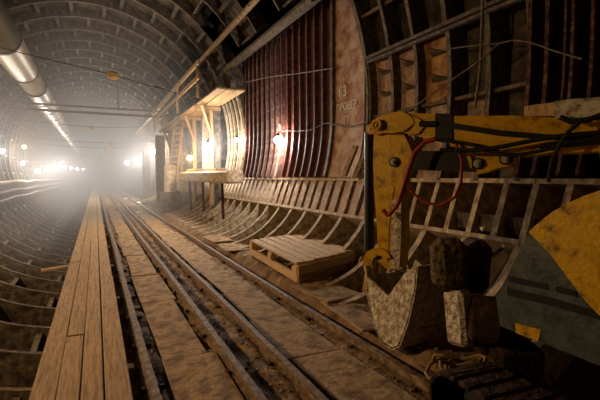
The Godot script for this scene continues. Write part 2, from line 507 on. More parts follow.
func build_floor() -> void:
	var o := structure("floor", "trodden earth floor between the tracks")
	var st := new_st()
	var xs := []
	var x := -0.5
	while x < 3.2:
		xs.append(x); x += 0.07
	var zs := []
	var z := ZBACK
	while z < ZEND:
		zs.append(z); z += 0.09 if z > 1.5 and z < 14.0 else (0.3 if z < 30.0 else 2.0)
	zs.append(ZEND)
	for i in xs.size() - 1:
		for j in zs.size() - 1:
			var q := []
			for e in [[i, j], [i, j + 1], [i + 1, j + 1], [i + 1, j]]:
				var px: float = xs[e[0]]
				var pz: float = zs[e[1]]
				var n := Vector3(ground(px - 0.02, pz) - ground(px + 0.02, pz), 0.04, ground(px, pz + 0.02) - ground(px, pz - 0.02)).normalized()
				q.append([Vector3(px, ground(px, pz), -pz), n])
			smooth_quad(st, q, [Vector2.ZERO, Vector2.ZERO, Vector2.ZERO, Vector2.ZERO])
	part("earth", st, M.dirt, o)
	st = new_st()
	box(st, Vector3(1.6, -0.9, -(ZEND + ZBACK) / 2), Vector3(4.2, 1.6, ZEND - ZBACK), Basis.IDENTITY, 0.0)
	part("bed", st, M.dirt, o)
	# trodden cover sheets between and beside the rails
	for run in [[0.5, 0.99, 1.7], [1.62, 2.22, 1.5]]:
		var zz := 2.4
		while zz < 22.0:
			var l: float = run[2] * rng.randf_range(0.75, 1.25)
			st = new_st()
			st.set_color(Color.WHITE * rng.randf_range(0.92, 1.05))
			box(st, Vector3.ZERO, Vector3((run[1] - run[0]) * rng.randf_range(0.86, 1.05), 0.03, l - 0.012), Basis.IDENTITY, 0.008)
			var s := part("cover_sheet", st, M.sheet, o)
			s.position = Vector3((run[0] + run[1]) / 2 + rng.randf_range(-0.03, 0.03), 0.004 + rng.randf_range(0, 0.01), -zz - l / 2)
			s.rotation = Vector3(rng.randf_range(-0.008, 0.008), rng.randf_range(-0.025, 0.025), rng.randf_range(-0.01, 0.01))
			zz += l
	for e in [[2.78, 4.9, 0.6, 0.9, 0.1], [2.72, 9.0, 0.55, 1.0, -0.05], [2.7, 10.3, 0.5, 1.1, 0.04], [2.64, 4.05, 0.34, 1.1, -0.1]]:
		st = new_st()
		box(st, Vector3.ZERO, Vector3(e[2], 0.03, e[3]), Basis.IDENTITY, 0.008)
		var s := part("cover_sheet", st, M.sheet, o)
		s.position = Vector3(e[0], ground(e[0], e[1]) + 0.03, -e[1])
		s.rotation.y = e[4]
	# loose stones along the rails: nobody could count them
	var mm := MultiMesh.new()
	mm.transform_format = MultiMesh.TRANSFORM_3D
	var peb := new_st()
	var v := [Vector3(1, 0, 0.2), Vector3(-0.9, 0.1, 0), Vector3(0, 0.7, 0), Vector3(0.1, -0.6, 0), Vector3(0, 0.1, 1.1), Vector3(0.2, 0, -0.9)]
	for f in [[0, 2, 4], [4, 2, 1], [1, 2, 5], [5, 2, 0], [0, 4, 3], [4, 1, 3], [1, 5, 3], [5, 0, 3]]:
		var c: Vector3 = v[f[0]] + v[f[1]] + v[f[2]]
		var nn: Vector3 = (v[f[1]] - v[f[0]]).cross(v[f[2]] - v[f[0]]).normalized()
		tri(peb, v[f[0]], v[f[1]], v[f[2]], nn if nn.dot(c) > 0 else -nn)
	var pm := peb.commit()
	pm.surface_set_material(0, M.stone)
	var pl := []
	for k in 2600:
		var zc := 2.3 + pow(rng.randf(), 1.8) * 16.0
		var base: float = [0.47, 0.98, 1.18, 1.4, 2.25, 2.48, 1.29, 2.8][rng.randi() % 8]
		var xc := base + rng.randfn(0, 0.05)
		if absf(xc - 0.38) < 0.06 or absf(xc - 1.09) < 0.06 or absf(xc - 1.49) < 0.05 or absf(xc - 2.36) < 0.06 or xc > 3.1:
			continue
		var s := 0.006 + 0.02 * pow(rng.randf(), 3.0)
		pl.append(Transform3D(Basis.from_euler(Vector3(rng.randf() * TAU, rng.randf() * TAU, 0)).scaled(Vector3(s, s * 0.8, s)), Vector3(xc, ground(xc, zc) + s * 0.4, -zc)))
	mm.instance_count = pl.size()
	mm.mesh = pm
	for k in pl.size():
		mm.set_instance_transform(k, pl[k])
	var mi := MultiMeshInstance3D.new()
	mi.multimesh = mm
	mi.name = "gravel"
	mi.set_meta("kind", "stuff")
	o.add_child(mi)

const A_FLOOR := -50.0
const A_L2 := -25.0
const A_L1 := -16.6
const A_BEAM := 10.4
const A_TOP := 28.4
const COLS := [3.18, 3.74, 4.38, 5.04, 5.62, 6.26]

func build_right() -> void:
	var o := structure("wall_right", "ribbed right-hand tunnel wall with leaning fins above the floor")
	# lower part: a tighter curve of deep fins in two rows, ledges over each row, plates behind
	ac = Vector2(2.51, 1.95)
	var fr := 1.77
	var a_l1 := -8.0
	var a_l2 := -30.5
	for row in [[-86.0, a_l2, 0.1, 0.72, 7], [a_l2, a_l1, 0.075, 0.36, 1]]:
		var zf: float = 5.83 - 0.72 * 11
		while zf < 30.0:
			var st := new_st()
			st.set_color(Color.WHITE * rng.randf_range(0.85, 1.1))
			if row[4] == 1 and zf > 5.6:          # broad slats with a slit between them
				arc_slab(st, row[0], row[1], fr + 0.02, fr + 0.08, zf - 0.03, zf + 0.23, 1, 0.0)
				part("slat", st, M.pink_plate if zf < 13.0 else M.dusty_rib, o)
				st = new_st()
			arc_slab(st, row[0], row[1], fr, fr + 0.42, zf - row[2] / 2, zf + row[2] / 2, row[4] if zf < 16.0 else mini(3, row[4]))
			part("rib", st, M.dusty_rib, o)
			st = new_st()
			st.set_color(Color.WHITE * rng.randf_range(0.8, 1.1))
			arc_slab(st, row[0], row[1], fr + 0.4 - (0.045 if row[4] == 1 else 0.0), fr + 0.46, zf, zf + row[3], 4)
			part("lining_plate", st, M.pink_plate if row[3] < 0.5 and zf < 12.0 else M.plate, o)
			if row[3] > 0.5 and zf > 2.0 and zf < 14.0:          # small gusset half way up each bay
				st = new_st()
				var m := zf + 0.36
				extrude(st, [on_ring(-44.0, fr + 0.41, m - 0.02), on_ring(-50.0, fr + 0.12, m - 0.02), on_ring(-62.0, fr + 0.41, m - 0.02)], Vector3(0, 0, -0.04))
				part("gusset", st, M.dusty_rib, o)
			zf += row[3]
	for ang in [a_l2, a_l1]:
		var z := Z0 - 6 * RING
		while z < 30.0:
			var st := new_st()
			arc_slab(st, ang - 0.9, ang + 0.9, fr - 0.02, fr + 0.42, z + 0.004, z + RING - 0.004, 1)
			part("ledge", st, M.dusty_rib, o)
			z += RING
	ac = Vector2(CX, CY)
	# plated bays between the opening and the marked plate, below and above the longitudinal beam
	for k in COLS.size() - 1:
		var a: float = COLS[k]
		var b: float = COLS[k + 1]
		var skin: Material = [M.plate, M.plate, M.orange_plate, M.pink_plate, M.pink_plate][k]
		for row in [[A_L1, -2.0], [-2.0, A_BEAM], [A_BEAM, 19.5], [19.5, A_TOP], [A_TOP, 40.0]]:
			var low: bool = row[1] <= A_BEAM
			var st := new_st()
			st.set_color(Color.WHITE * rng.randf_range(0.85, 1.1))
			arc_slab(st, row[0], row[1], RB - (0.14 if low and k > 1 else 0.0), RB + 0.06, a, b, 4)
			part("lining_plate", st, (M.pink_plate if row[0] == A_L1 and k > 0 else skin) if low else M.plate, o)
			st = new_st()
			arc_slab(st, row[1] - 0.5, row[1] + 0.1, R + (0.08 if low else 0.06), RB, a + 0.04, b - 0.04, 1)
			part("cross_flange", st, M.flange, o)
		if k > 1:
			for ang in [1.8, 6.4]:
				var st := new_st()
				var m := (a + b) / 2
				var w := 0.15 if k == 2 else 0.12
				var rr := RB - 0.15
				var dz := w
				extrude(st, [on_ring(ang, rr, m - dz), on_ring(ang + 1.1, rr - 0.2, m), on_ring(ang, rr, m + dz)], Vector3(0, 0.02, 0))
				part("bracket", st, M.flange, o)
	for k in COLS.size():
		var st := new_st()
		arc_slab(st, A_L1, A_BEAM, R + 0.02, RB, COLS[k] - 0.035, COLS[k] + 0.035, 8)
		part("rib", st, M.flange, o)
		st = new_st()
		arc_slab(st, A_BEAM, 40.0, R, RB, COLS[k] - 0.035, COLS[k] + 0.035, 8)
		part("rib", st, M.flange, o)
	var st := new_st()
	arc_slab(st, A_BEAM - 0.2, A_BEAM + 0.35, R - 0.08, R + 0.1, 3.05, 6.16, 1)
	arc_slab(st, A_BEAM - 1.0, A_BEAM - 0.6, R - 0.05, R + 0.1, 3.05, 6.16, 1)
	arc_slab(st, A_BEAM - 0.7, A_BEAM - 0.1, R, R + 0.1, 3.05, 6.16, 1)
	part("longitudinal_beam", st, M.flange, o)
	# marked plate
	st = new_st()
	upright(st, R + 0.02, R + 0.1, 6.42, 7.45, 5.9)
	var mp := part("marked_plate", st, M.marked, o, "tall smooth red and grey plate with white chalked numbers")
	for e in [["63", 0.22, 3.42, 7.14], ["ПРОВЕР", 0.16, 3.12, 7.0], ["ЛГ7", 0.15, 2.86, 7.04]]:
		var tm := TextMesh.new()
		var sf := SystemFont.new()
		sf.font_names = PackedStringArray(["Droid Sans"])
		tm.font = sf
		tm.text = e[0]
		tm.font_size = 32
		tm.pixel_size = e[1] / 26.0
		tm.depth = 0.004
		tm.material = M.white_paint
		var tn := MeshInstance3D.new()
		tn.mesh = tm
		tn.name = "lettering"
		mp.add_child(tn, true)
		tn.transform = Transform3D(Basis(Vector3.UP, -PI / 2), Vector3(CX + R - 0.004, e[2], -e[3]))
	st = new_st()
	pass
	# uprights beside the marked plate
	for e in [[7.48, 0.05], [6.3, 0.06]]:
		st = new_st()
		if e[0] > 7.3:
			upright(st, R - 0.05, R + 0.1, e[0] - e[1] / 2, e[0] + e[1] / 2, 5.9)
		else:
			arc_slab(st, A_L1, 40.0, R, RB + 0.2, e[0] - e[1] / 2, e[0] + e[1] / 2, 20)
		part("rib", st, M.flange, o)
	# dark side passage: side walls, roof, floor, back, and thin rusty posts in its mouth
	for e in [["passage_back", Vector3(8.1, 3.4, -0.4), Vector3(0.2, 4.6, 7.4)], ["passage_roof", Vector3(6.2, 5.75, -0.4), Vector3(4.0, 0.2, 7.4)], ["passage_floor", Vector3(6.2, 1.2, -0.4), Vector3(4.0, 0.2, 7.4)],
			["passage_side", Vector3(6.4, 3.4, -3.2), Vector3(3.4, 4.6, 0.12)], ["passage_side", Vector3(6.4, 3.4, 2.9), Vector3(3.4, 4.6, 0.12)]]:
		st = new_st()
		box(st, e[1], e[2])
		part(e[0], st, M.plate, o)
	st = new_st()
	arc_slab(st, A_TOP, 40.0, R, RB + 0.3, ZBACK, 3.18, 4)
	part("lining_plate", st, M.plate, o)
	for e in [[3.15, 0.05], [2.95, 0.045], [2.755, 0.025], [2.68, 0.035], [2.49, 0.035], [2.1, 0.04], [1.7, 0.04], [1.2, 0.04]]:
		st = new_st()
		upright(st, R - 0.05, R + 0.02, e[0] - e[1] / 2, e[0] + e[1] / 2, 5.6)
		part("post", st, M.rust, o)
	# behind the partition and beyond it the lining goes on
	rings(o, A_L1 + 4.0, 40.0, 12.9, ZEND, 140)
	rings(o, 27.0, 40.0, 6.2, 12.9, 40)
	rings(o, A_FLOOR, A_L1, 30.0, ZEND, 60)
	st = new_st()
	arc_slab(st, A_L1, A_TOP, RB + 0.3, RB + 0.4, 6.2, 13.2, 8)
	part("lining_plate", st, M.plate, o)
	st = new_st()
	arc_slab(st, A_TOP + 0.9, A_TOP + 1.9, R, RB + 0.4, 6.2, 13.2, 1)
	part("lining_plate", st, M.plate, o)

# an upright strip on the wall: follows the ring at its foot, then rises straight to y1; out = how far its face stands in from the line
func upright(st: SurfaceTool, face: float, back: float, z0: float, z1: float, y1: float) -> void:
	var line := []
	for k in 9:
		line.append(lerpf(A_L1 + 0.5, 0.0, k / 8.0))
	var pf := []
	var pb := []
	for a in line:
		pf.append(on_ring(a, face, 0))
		pb.append(on_ring(a, back, 0))
	pf.append(Vector3(CX + face - 0.02, y1, 0))
	pb.append(Vector3(CX + back - 0.02, y1, 0))
	for k in pf.size() - 1:
		var out := Vector3.LEFT
		var d0 := Vector3(0, 0, -z0)
		var d1 := Vector3(0, 0, -z1)
		quad(st, pf[k] + d0, pf[k + 1] + d0, pf[k + 1] + d1, pf[k] + d1, out)
		quad(st, pb[k] + d0, pb[k + 1] + d0, pb[k + 1] + d1, pb[k] + d1, -out)
		quad(st, pf[k] + d0, pf[k + 1] + d0, pb[k + 1] + d0, pb[k] + d0, Vector3.BACK)
		quad(st, pf[k] + d1, pf[k + 1] + d1, pb[k + 1] + d1, pb[k] + d1, Vector3.FORWARD)

func build_partition() -> void:
	var o := thing("partition", "tall dark red ribbed partition closing the opening behind the lamp", "partition", on_ring(A_L1, R, 10.0))
	var org := o.position
	var z := 7.52
	var k := 0
	while z < 13.2:
		var st := new_st()
		var tone: float = [0.7, 0.55, 0.9, 0.6, 1.0, 1.7, 1.3, 0.8, 1.2, 0.6, 0.75, 1.0, 0.65, 1.3, 0.7, 0.9][k % 16]
		var c := Color(tone, tone * (0.85 if tone > 1.15 else 0.95), tone * (0.8 if tone > 1.15 else 0.98))
		st.set_color(c)
		upright(st, R + 0.04, R + 0.08, z, z + 0.36, 5.75)
		part("panel", st, M.red_paint, o).position = -org
		st = new_st()
		upright(st, R - 0.05, R + 0.05, z - 0.02, z + 0.02, 5.75)
		part("rib", st, M.red_rib, o).position = -org
		z += 0.36
		k += 1
	var st := new_st()
	arc_slab(st, A_TOP - 0.2, A_TOP + 1.0, R - 0.08, R + 0.3, 7.3, 13.3, 1)
	part("top_beam", st, M.flange, o).position = -org
	st = new_st()
	upright(st, R - 0.1, R + 0.14, 13.2, 13.3, 5.75)
	part("end_post", st, M.flange, o).position = -org
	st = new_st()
	upright(st, R + 0.025, R + 0.035, 10.28, 10.54, 3.15)  # paler strip: the lamp's lit area on the panels, put in as colour
	part("painted_glow", st, M.pink_plate, o, "pale strip painted as lamplight on the partition behind the lamp").position = -org

func build_shell() -> void:
	seg_mesh = make_segment(DA, 3)
	long_mesh = make_segment(DA * 2.0, 7, R + 0.6, 0.05, M.flange)
	var l := structure("wall_left", "ribbed left-hand tunnel wall curving down beside the planks")
	rings(l, 141.0, 275.0, ZBACK, ZEND, 300, long_mesh, DA * 2.0)
	var c := structure("ceiling", "curved vault of staggered ring segments")
	rings(c, 38.0, 141.0, ZBACK, ZEND, 300)
	build_floor()
	build_right()
	for e in [["wall_back", ZBACK], ["wall_far", ZEND]]:
		var st := new_st()
		lathe(st, Vector3(CX, CY, -e[1] + (0.2 if e[0] == "wall_back" else -0.2)), Vector3.FORWARD if e[0] == "wall_back" else Vector3.BACK, [[0, 0.01], [0, 5.4], [0.2, 5.4], [0.2, 0.01]], 40)
		var w := part(e[0], st, M.plate, self)
		w.set_meta("kind", "structure")
		w.set_meta("label", "end wall of the tunnel " + ("behind the camera" if e[0] == "wall_back" else "far away in the haze"))

# ---------------------------------------------------------------- tracks and walkway
func rail(x: float, parent: Node3D, lift := 0.0) -> void:
	var st := new_st()
	var prof := [[-0.06, 0.0], [-0.06, 0.014], [-0.012, 0.028], [-0.012, 0.078], [-0.032, 0.088], [-0.03, 0.112], [0.03, 0.112], [0.032, 0.088], [0.012, 0.078], [0.012, 0.028], [0.06, 0.014], [0.06, 0.0]]
	var zs := [1.5]
	while zs[-1] < 60.0:
		zs.append(zs[-1] + (1.0 if zs[-1] < 16.0 else 6.0))
	for i in zs.size() - 1:
		for k in prof.size():
			var p: Array = prof[k]
			var q: Array = prof[(k + 1) % prof.size()]
			var wa := 0.012 * sin(zs[i] * 0.6 + x * 3.0)
			var wb := 0.012 * sin(zs[i + 1] * 0.6 + x * 3.0)
			var out := Vector3(q[1] - p[1], p[0] - q[0], 0) * -1.0
			quad(st, Vector3(x + p[0] + wa, p[1] + lift, -zs[i]), Vector3(x + q[0] + wa, q[1] + lift, -zs[i]), Vector3(x + q[0] + wb, q[1] + lift, -zs[i + 1]), Vector3(x + p[0] + wb, p[1] + lift, -zs[i + 1]), out)
	part("rail", st, M.rail_steel, parent)

func track(xa: float, xb: float, label: String) -> void:
	var t := thing("narrow_gauge_track", label, "track")
	rail(xa, t, -0.01)
	rail(xb, t, -0.01)
	var z := 2.2
	while z < 30.0:
		var st := new_st()
		st.set_color(Color.WHITE * rng.randf_range(0.6, 0.9))
		box(st, Vector3((xa + xb) / 2 + rng.randf_range(-0.01, 0.01), -0.045, -z), Vector3(xb - xa + 0.22, 0.09, 0.17), Basis(Vector3.UP, rng.randf_range(-0.04, 0.04)), 0.01, Vector2(rng.randf() * 3, rng.randf()))
		part("sleeper", st, M.wood, t)
		z += 0.95
	z = 2.6
	while z < 9.0:          # fastenings beside each rail
		for x in [xa, xb]:
			for s in [-0.075, 0.075]:
				var st := new_st()
				box(st, Vector3(x + s, 0.02, -z), Vector3(0.05, 0.04, 0.06), Basis(Vector3.UP, 0.2), 0.008)
				part("rail_clip", st, M.rust, t)
		z += 0.95

func boardwalk() -> void:
	var t := thing("boardwalk", "long straight walkway of four worn planks side by side", "walkway", Vector3(-0.1, 0.05, -3))
	var edges := [[-0.49, -0.312], [-0.306, -0.144], [-0.138, 0.02], [0.03, 0.215]]
	for k in 4:
		var z: float = [-3.6, -2.3, -3.2, -1.2][k]
		while z < 62.0:
			var l: float = [6.4, 7.2, 5.8, 8.8][k] if z < 8.0 else 12.0
			var st := new_st()
			var tone := rng.randf_range(0.86, 1.06)
			st.set_color(Color(tone, tone, tone))
			var w: float = edges[k][1] - edges[k][0] - rng.randf_range(0.0, 0.006)
			box(st, Vector3.ZERO, Vector3(w, 0.045, l - 0.012), Basis.IDENTITY, 0.006, Vector2(rng.randf() * 7, rng.randf()))
			var p := part("plank", st, M.wood, t)
			p.position = Vector3((edges[k][0] + edges[k][1]) / 2 + rng.randf_range(-0.006, 0.006), 0.075 + rng.randf_range(-0.004, 0.006), -z - l / 2) - t.position
			p.rotation.y = rng.randf_range(-0.0012, 0.0012)
			z += l
	var z := 1.6
	while z < 40.0:
		var st := new_st()
		box(st, Vector3(-0.1, 0.015, -z) - t.position, Vector3(0.74, 0.07, 0.12), Basis.IDENTITY, 0.008, Vector2(z, 0))
		part("bearer", st, M.wood, t)
		z += 2.4
	var st := new_st()
	var a := at_height(41, 271, -0.02)
	var b := at_height(70, 266, 0.02)
	bar(st, Vector3.ZERO, b - a, 0.07, 0.05, 0.005)
	var s := thing("loose_batten", "short pale batten sticking out from under the plank walkway", "batten", a)
	part("stick", st, M.pale_wood, s)

# ---------------------------------------------------------------- pallet
func pallet() -> void:
	var fl := at_height(297, 263, 0.50)
	var bl := at_height(250, 240, 0.50)
	var fr := at_height(353, 250, 0.57)
	var br := at_height(304, 232, 0.56)
	var t := thing("pallet", "big pale wooden pallet of long boards beside the ribbed wall", "pallet", (fl + bl + fr + br) / 4 - Vector3(0, 0.3, 0))
	var o := t.position
	var n := 7
	for k in n:
		var u0 := (k + 0.05) / n
		var u1 := (k + 0.93) / n
		var f0 := fl.lerp(fr, u0); var f1 := fl.lerp(fr, u1)
		var b0 := bl.lerp(br, u0); var b1 := bl.lerp(br, u1)
		var st := new_st()
		var tone := rng.randf_range(0.88, 1.08)
		st.set_color(Color(tone, tone, tone))
		var a := (f0 + f1) / 2 - o + Vector3(0, -0.018, rng.randf_range(-0.02, 0.02))
		var b := (b0 + b1) / 2 - o + Vector3(0, -0.018, rng.randf_range(-0.03, 0.03))
		var d := (b - a).normalized()
		var s := (f1 - f0).normalized()
		s = (s - d * s.dot(d)).normalized()
		box(st, (a + b) / 2, Vector3((f1 - f0).length(), 0.034, (b - a).length()), Basis(s, s.cross(d).normalized(), -d), 0.005, Vector2(rng.randf() * 5, rng.randf()))
		part("top_board", st, M.pale_wood, t)
	for v in [0.015, 0.5, 0.985]:        # cross pieces under the boards
		var st := new_st()
		bar(st, fl.lerp(bl, v) - o + Vector3(0, -0.055, 0), fr.lerp(br, v) - o + Vector3(0, -0.055, 0), 0.12, 0.04, 0.005, Vector2(v, 0))
		part("cross_board", st, M.pale_wood, t)
	for u in [0.03, 0.5, 0.97]:
		for v in [0.03, 0.5, 0.97]:
			var p := fl.lerp(fr, u).lerp(bl.lerp(br, u), v) - o
			var st := new_st()
			box(st, p + Vector3(0, -0.12, 0), Vector3(0.1, 0.1, 0.16), Basis.IDENTITY, 0.006, Vector2(u, v))
			part("block", st, M.pale_wood, t)
		var st := new_st()
		var a := fl.lerp(fr, u) - o
		var b := bl.lerp(br, u) - o
		bar(st, a + Vector3(0, -0.235, 0), b + Vector3(0, -0.235, 0), 0.06, 0.13, 0.006, Vector2(u, 0.3))
		part("runner", st, M.pale_wood, t)
	var st := new_st()
	bar(st, fl - o + Vector3(0, -0.11, 0.03), fr - o + Vector3(0, -0.11, 0.03), 0.035, 0.13, 0.005, Vector2(0.2, 0.7))
	part("end_board", st, M.pale_wood, t)
	st = new_st()
	bar(st, fl - o + Vector3(0.02, -0.24, 0.0), fr - o + Vector3(-0.1, -0.22, 0.0), 0.035, 0.12, 0.005, Vector2(0.9, 0.1))
	part("end_board", st, M.wood, t)

# ---------------------------------------------------------------- duct, pipes, cables
func duct() -> void:
	var c := Vector3(-2.52, 6.06, 0)
	var t := thing("ventilation_duct", "fat ventilation duct hung high along the left of the vault", "duct", c)
	var r := 0.5
	var st := new_st()
	var prof := [[0.0, 0.02]]
	var z := 0.0
	while z < 8.6:
		prof.append([z, r - 0.03]); prof.append([z + 0.11, r + 0.03]); prof.append([z + 0.22, r - 0.03])
		z += 0.24
	lathe(st, Vector3(0, 0, -7.2), Vector3.FORWARD, prof, 28)
	part("corrugated_hose", st, M.dark_duct, t, "dark corrugated hose section")
	st = new_st()
	lathe(st, Vector3(0, 0, -15.9), Vector3.FORWARD, [[0, 0.02], [0, r + 0.02], [2.2, r + 0.02], [2.3, r], [4.5, r], [4.5, 0.02]], 28)
	part("duct_section", st, M.tan_duct, t)
	st = new_st()
	lathe(st, Vector3(0, 0, -20.42), Vector3.FORWARD, [[0, 0.02], [0, r - 0.03], [3.3, r - 0.03], [3.3, 0.02]], 28)
	part("duct_section", st, M.cloth_duct, t, "brown cloth sleeve section")
	z = 23.7
	while z < 74.0:
		st = new_st()
		var l := 3.2
		lathe(st, Vector3(0, 0, -z), Vector3.FORWARD, [[0, 0.02], [0, r - 0.01], [l, r - 0.01], [l, 0.02]], 24)
		part("duct_section", st, M.zinc, t)
		st = new_st()
		lathe(st, Vector3(0, 0, -z), Vector3.FORWARD, [[-0.07, r - 0.02], [-0.07, r + 0.035], [0.07, r + 0.035], [0.07, r - 0.02]], 24)
		part("joint_ring", st, M.tan_duct, t)
		z += l + 0.02
	for zz in [12.4, 15.9, 20.4, 23.6]:
		st = new_st()
		lathe(st, Vector3(0, 0, -zz), Vector3.FORWARD, [[-0.06, r - 0.02], [-0.06, r + 0.05], [0.06, r + 0.05], [0.06, r - 0.02]], 28)
		part("joint_ring", st, M.dark_duct, t)
		st = new_st()
		bar(st, Vector3(-0.15, r, -zz), Vector3(-0.35, r + 0.42, -zz), 0.03, 0.01)
		part("hanger", st, M.black_steel, t)

func pipes() -> void:
	var names := ["thick pale pipe on the left wall under the lamps", "second pipe down on the left wall", "lowest dark pipe on the left wall"]
	var a := [200.5, 207.0, 212.0]
	for k in 3:
		var p := on_ring(a[k], R - 0.14, 0)
		var t := thing("wall_pipe", names[k], "pipe", p, "pipes along the left wall")
		var st := new_st()
		var pts := []
		var z := -2.0
		while z < 74.0:
			pts.append(Vector3(0, 0.03 * sin(z * 0.7 + k), -z))
			z += 1.44
		tube(st, pts, [0.09, 0.075, 0.06][k], 8)
		part("pipe_run", st, [M.dusty_rib, M.flange, M.rail_steel][k], t)
		z = Z0 + RING * 2
		while z < 60.0:
			st = new_st()
			bar(st, Vector3(0.0, -0.08, -z), on_ring(a[k] + 1.0, R + 0.02, z) - p, 0.05, 0.03)
			part("pipe_bracket", st, M.black_steel, t)
			z += RING * 2

func cable(called: String, label: String, pts: Array, r: float, m: Material, cat := "cable") -> Node3D:
	var t := thing(called, label, cat, pts[0])
	var c := Curve3D.new()
	for k in pts.size():
		var d: Vector3 = (pts[mini(k + 1, pts.size() - 1)] - pts[maxi(k - 1, 0)]) / 6.0
		c.add_point(pts[k], -d, d)
	var st := new_st()
	var out := []
	var n := maxi(8, pts.size() * 5)
	for k in n + 1:
		out.append(c.sample_baked(c.get_baked_length() * k / n) - pts[0])
	tube(st, out, r, 6)
	part("strand", st, m, t)
	return t

func overhead() -> void:
	# slack cable across the vault with its junction box
	var t := cable("span_cable", "slack cable crossing the vault in front of the duct with one box", [at_depth(-14, 44, 11.0), at_depth(30, 55, 11.8), at_depth(113, 75, 12.8), at_depth(160, 89, 13.4), at_depth(196, 98, 14.5)], 0.014, M.wire)
	var st := new_st()
	box(st, at_depth(113, 75.5, 12.8) - t.position, Vector3(0.3, 0.22, 0.24), Basis(Vector3.UP, 0.4), 0.05)
	part("junction_box", st, M.lamp_box, t, "rusty yellow junction box")
	st = new_st()
	box(st, at_depth(160, 88.5, 13.4) - t.position, Vector3(0.36, 0.06, 0.1), Basis(Vector3.BACK, -0.25), 0.02)
	part("clamp", st, M.wire, t)
	for e in [[30.0, 4.95, 92, "farther wire across the tunnel with a hanging box"], [36.0, 4.4, 112, "third wire across the tunnel in the haze"], [40.0, 4.25, 108, "low long wire across the tunnel in the haze"], [52.0, 4.1, 100, "farthest wire across the tunnel"]]:
		var half := sqrt(R * R - pow(e[1] - CY, 2))
		var c := cable("span_wire", e[3], [Vector3(CX - half, e[1] + 0.25, -e[0]), Vector3(-1.5, e[1] + 0.03, -e[0]), Vector3(1.0, e[1], -e[0]), Vector3(CX + half, e[1] + 0.25, -e[0])], 0.02, M.wire, "wire")
		var s2 := new_st()
		var x: float = at_plane(e[2], 150, Vector3(0, 0, -e[0]), Vector3.BACK).x
		box(s2, Vector3(x, e[1] - 0.08, -e[0]) - c.position, Vector3(0.34, 0.24, 0.2), Basis.IDENTITY, 0.05)
		part("hanging_box", s2, M.lamp_box, c)
	# steel tie across the tunnel
	var tt := thing("cross_tie", "steel tie beam spanning the vault with one upright", "beam", Vector3(0, 5.35, -25))
	st = new_st()
	bar(st, Vector3(-3.85, 0.08, 0), Vector3(3.6, 0.08, 0), 0.1, 0.1)
	part("upper_bar", st, M.flange, tt)
	st = new_st()
	bar(st, Vector3(-3.95, -0.22, 0), Vector3(3.75, -0.22, 0), 0.12, 0.12)
	part("lower_bar", st, M.flange, tt)
	st = new_st()
	bar(st, Vector3(1.2, 0, 0), Vector3(1.2, 1.9, 0), 0.08, 0.08)
	part("upright", st, M.flange, tt)
	# long rail high on the right, from overhead to the scaffold
	st = new_st()
	var a := on_ring(38.5, R - 0.12, 4.0)
	tube(st, [Vector3.ZERO, on_ring(38.5, R - 0.12, 14.0) - a, on_ring(37.6, R - 0.12, 26.0) - a, on_ring(37.6, R - 0.12, 40.0) - a], 0.075, 8)
	t = thing("overhead_pipe", "long yellowish pipe running high along the right of the vault", "pipe", a)
	part("pipe_run", st, M.cloth_duct, t)
	for z in [6.5, 9.4, 12.3, 15.2, 18.1]:
		st = new_st()
		bar(st, on_ring(38.5, R - 0.2, z) - a, on_ring(38.5, R + 0.05, z) - a, 0.05, 0.03)
		part("pipe_bracket", st, M.black_steel, t)
	# thin cables over the partition and the right-hand bays
	var pw := func(x: float, y: float, r: float) -> Vector3:
		# where that line of sight meets the wall at radius r
		var d := ray(x, y)
		var px := EYE.x - CX
		var py := EYE.y - CY
		var qa := d.x * d.x + d.y * d.y
		var qb := 2 * (px * d.x + py * d.y)
		var qc := px * px + py * py - r * r
		return EYE + d * ((-qb + sqrt(qb * qb - 4 * qa * qc)) / (2 * qa))
	cable("wall_cable", "thin cable drooping across the upper red partition", [pw.call(246, 82, 4.4), pw.call(270, 77, 4.42), pw.call(300, 73, 4.42), pw.call(333, 68, 4.44)], 0.012, M.flange)
	cable("wall_cable", "thin pale cable across the red partition beside the lamp", [pw.call(282, 131, 4.35), pw.call(310, 130, 4.38), pw.call(326, 123, 4.4), pw.call(345, 127, 4.42), pw.call(368, 122, 4.4)], 0.012, M.flange)
	cable("wall_cable", "thin cable slanting over the right bays to the dark posts", [pw.call(408, 112, 4.4), pw.call(440, 88, 4.4), pw.call(478, 62, 4.36), pw.call(500, 43, 4.35), pw.call(525, 41, 4.35), pw.call(552, 50, 4.35), pw.call(582, 59, 4.35)], 0.01, M.flange)
	cable("wall_cable", "thin cable level across the dark bays above the boom", [pw.call(440, 50, 4.4), pw.call(470, 46, 4.38), pw.call(503, 43, 4.38)], 0.009, M.flange)
	cable("wall_rod", "slim upright rod before the dark bay above the boom", [pw.call(483, -12, 4.38), pw.call(482, 25, 4.38), pw.call(480, 70, 4.38), pw.call(475, 108, 4.38)], 0.018, M.flange, "rod")

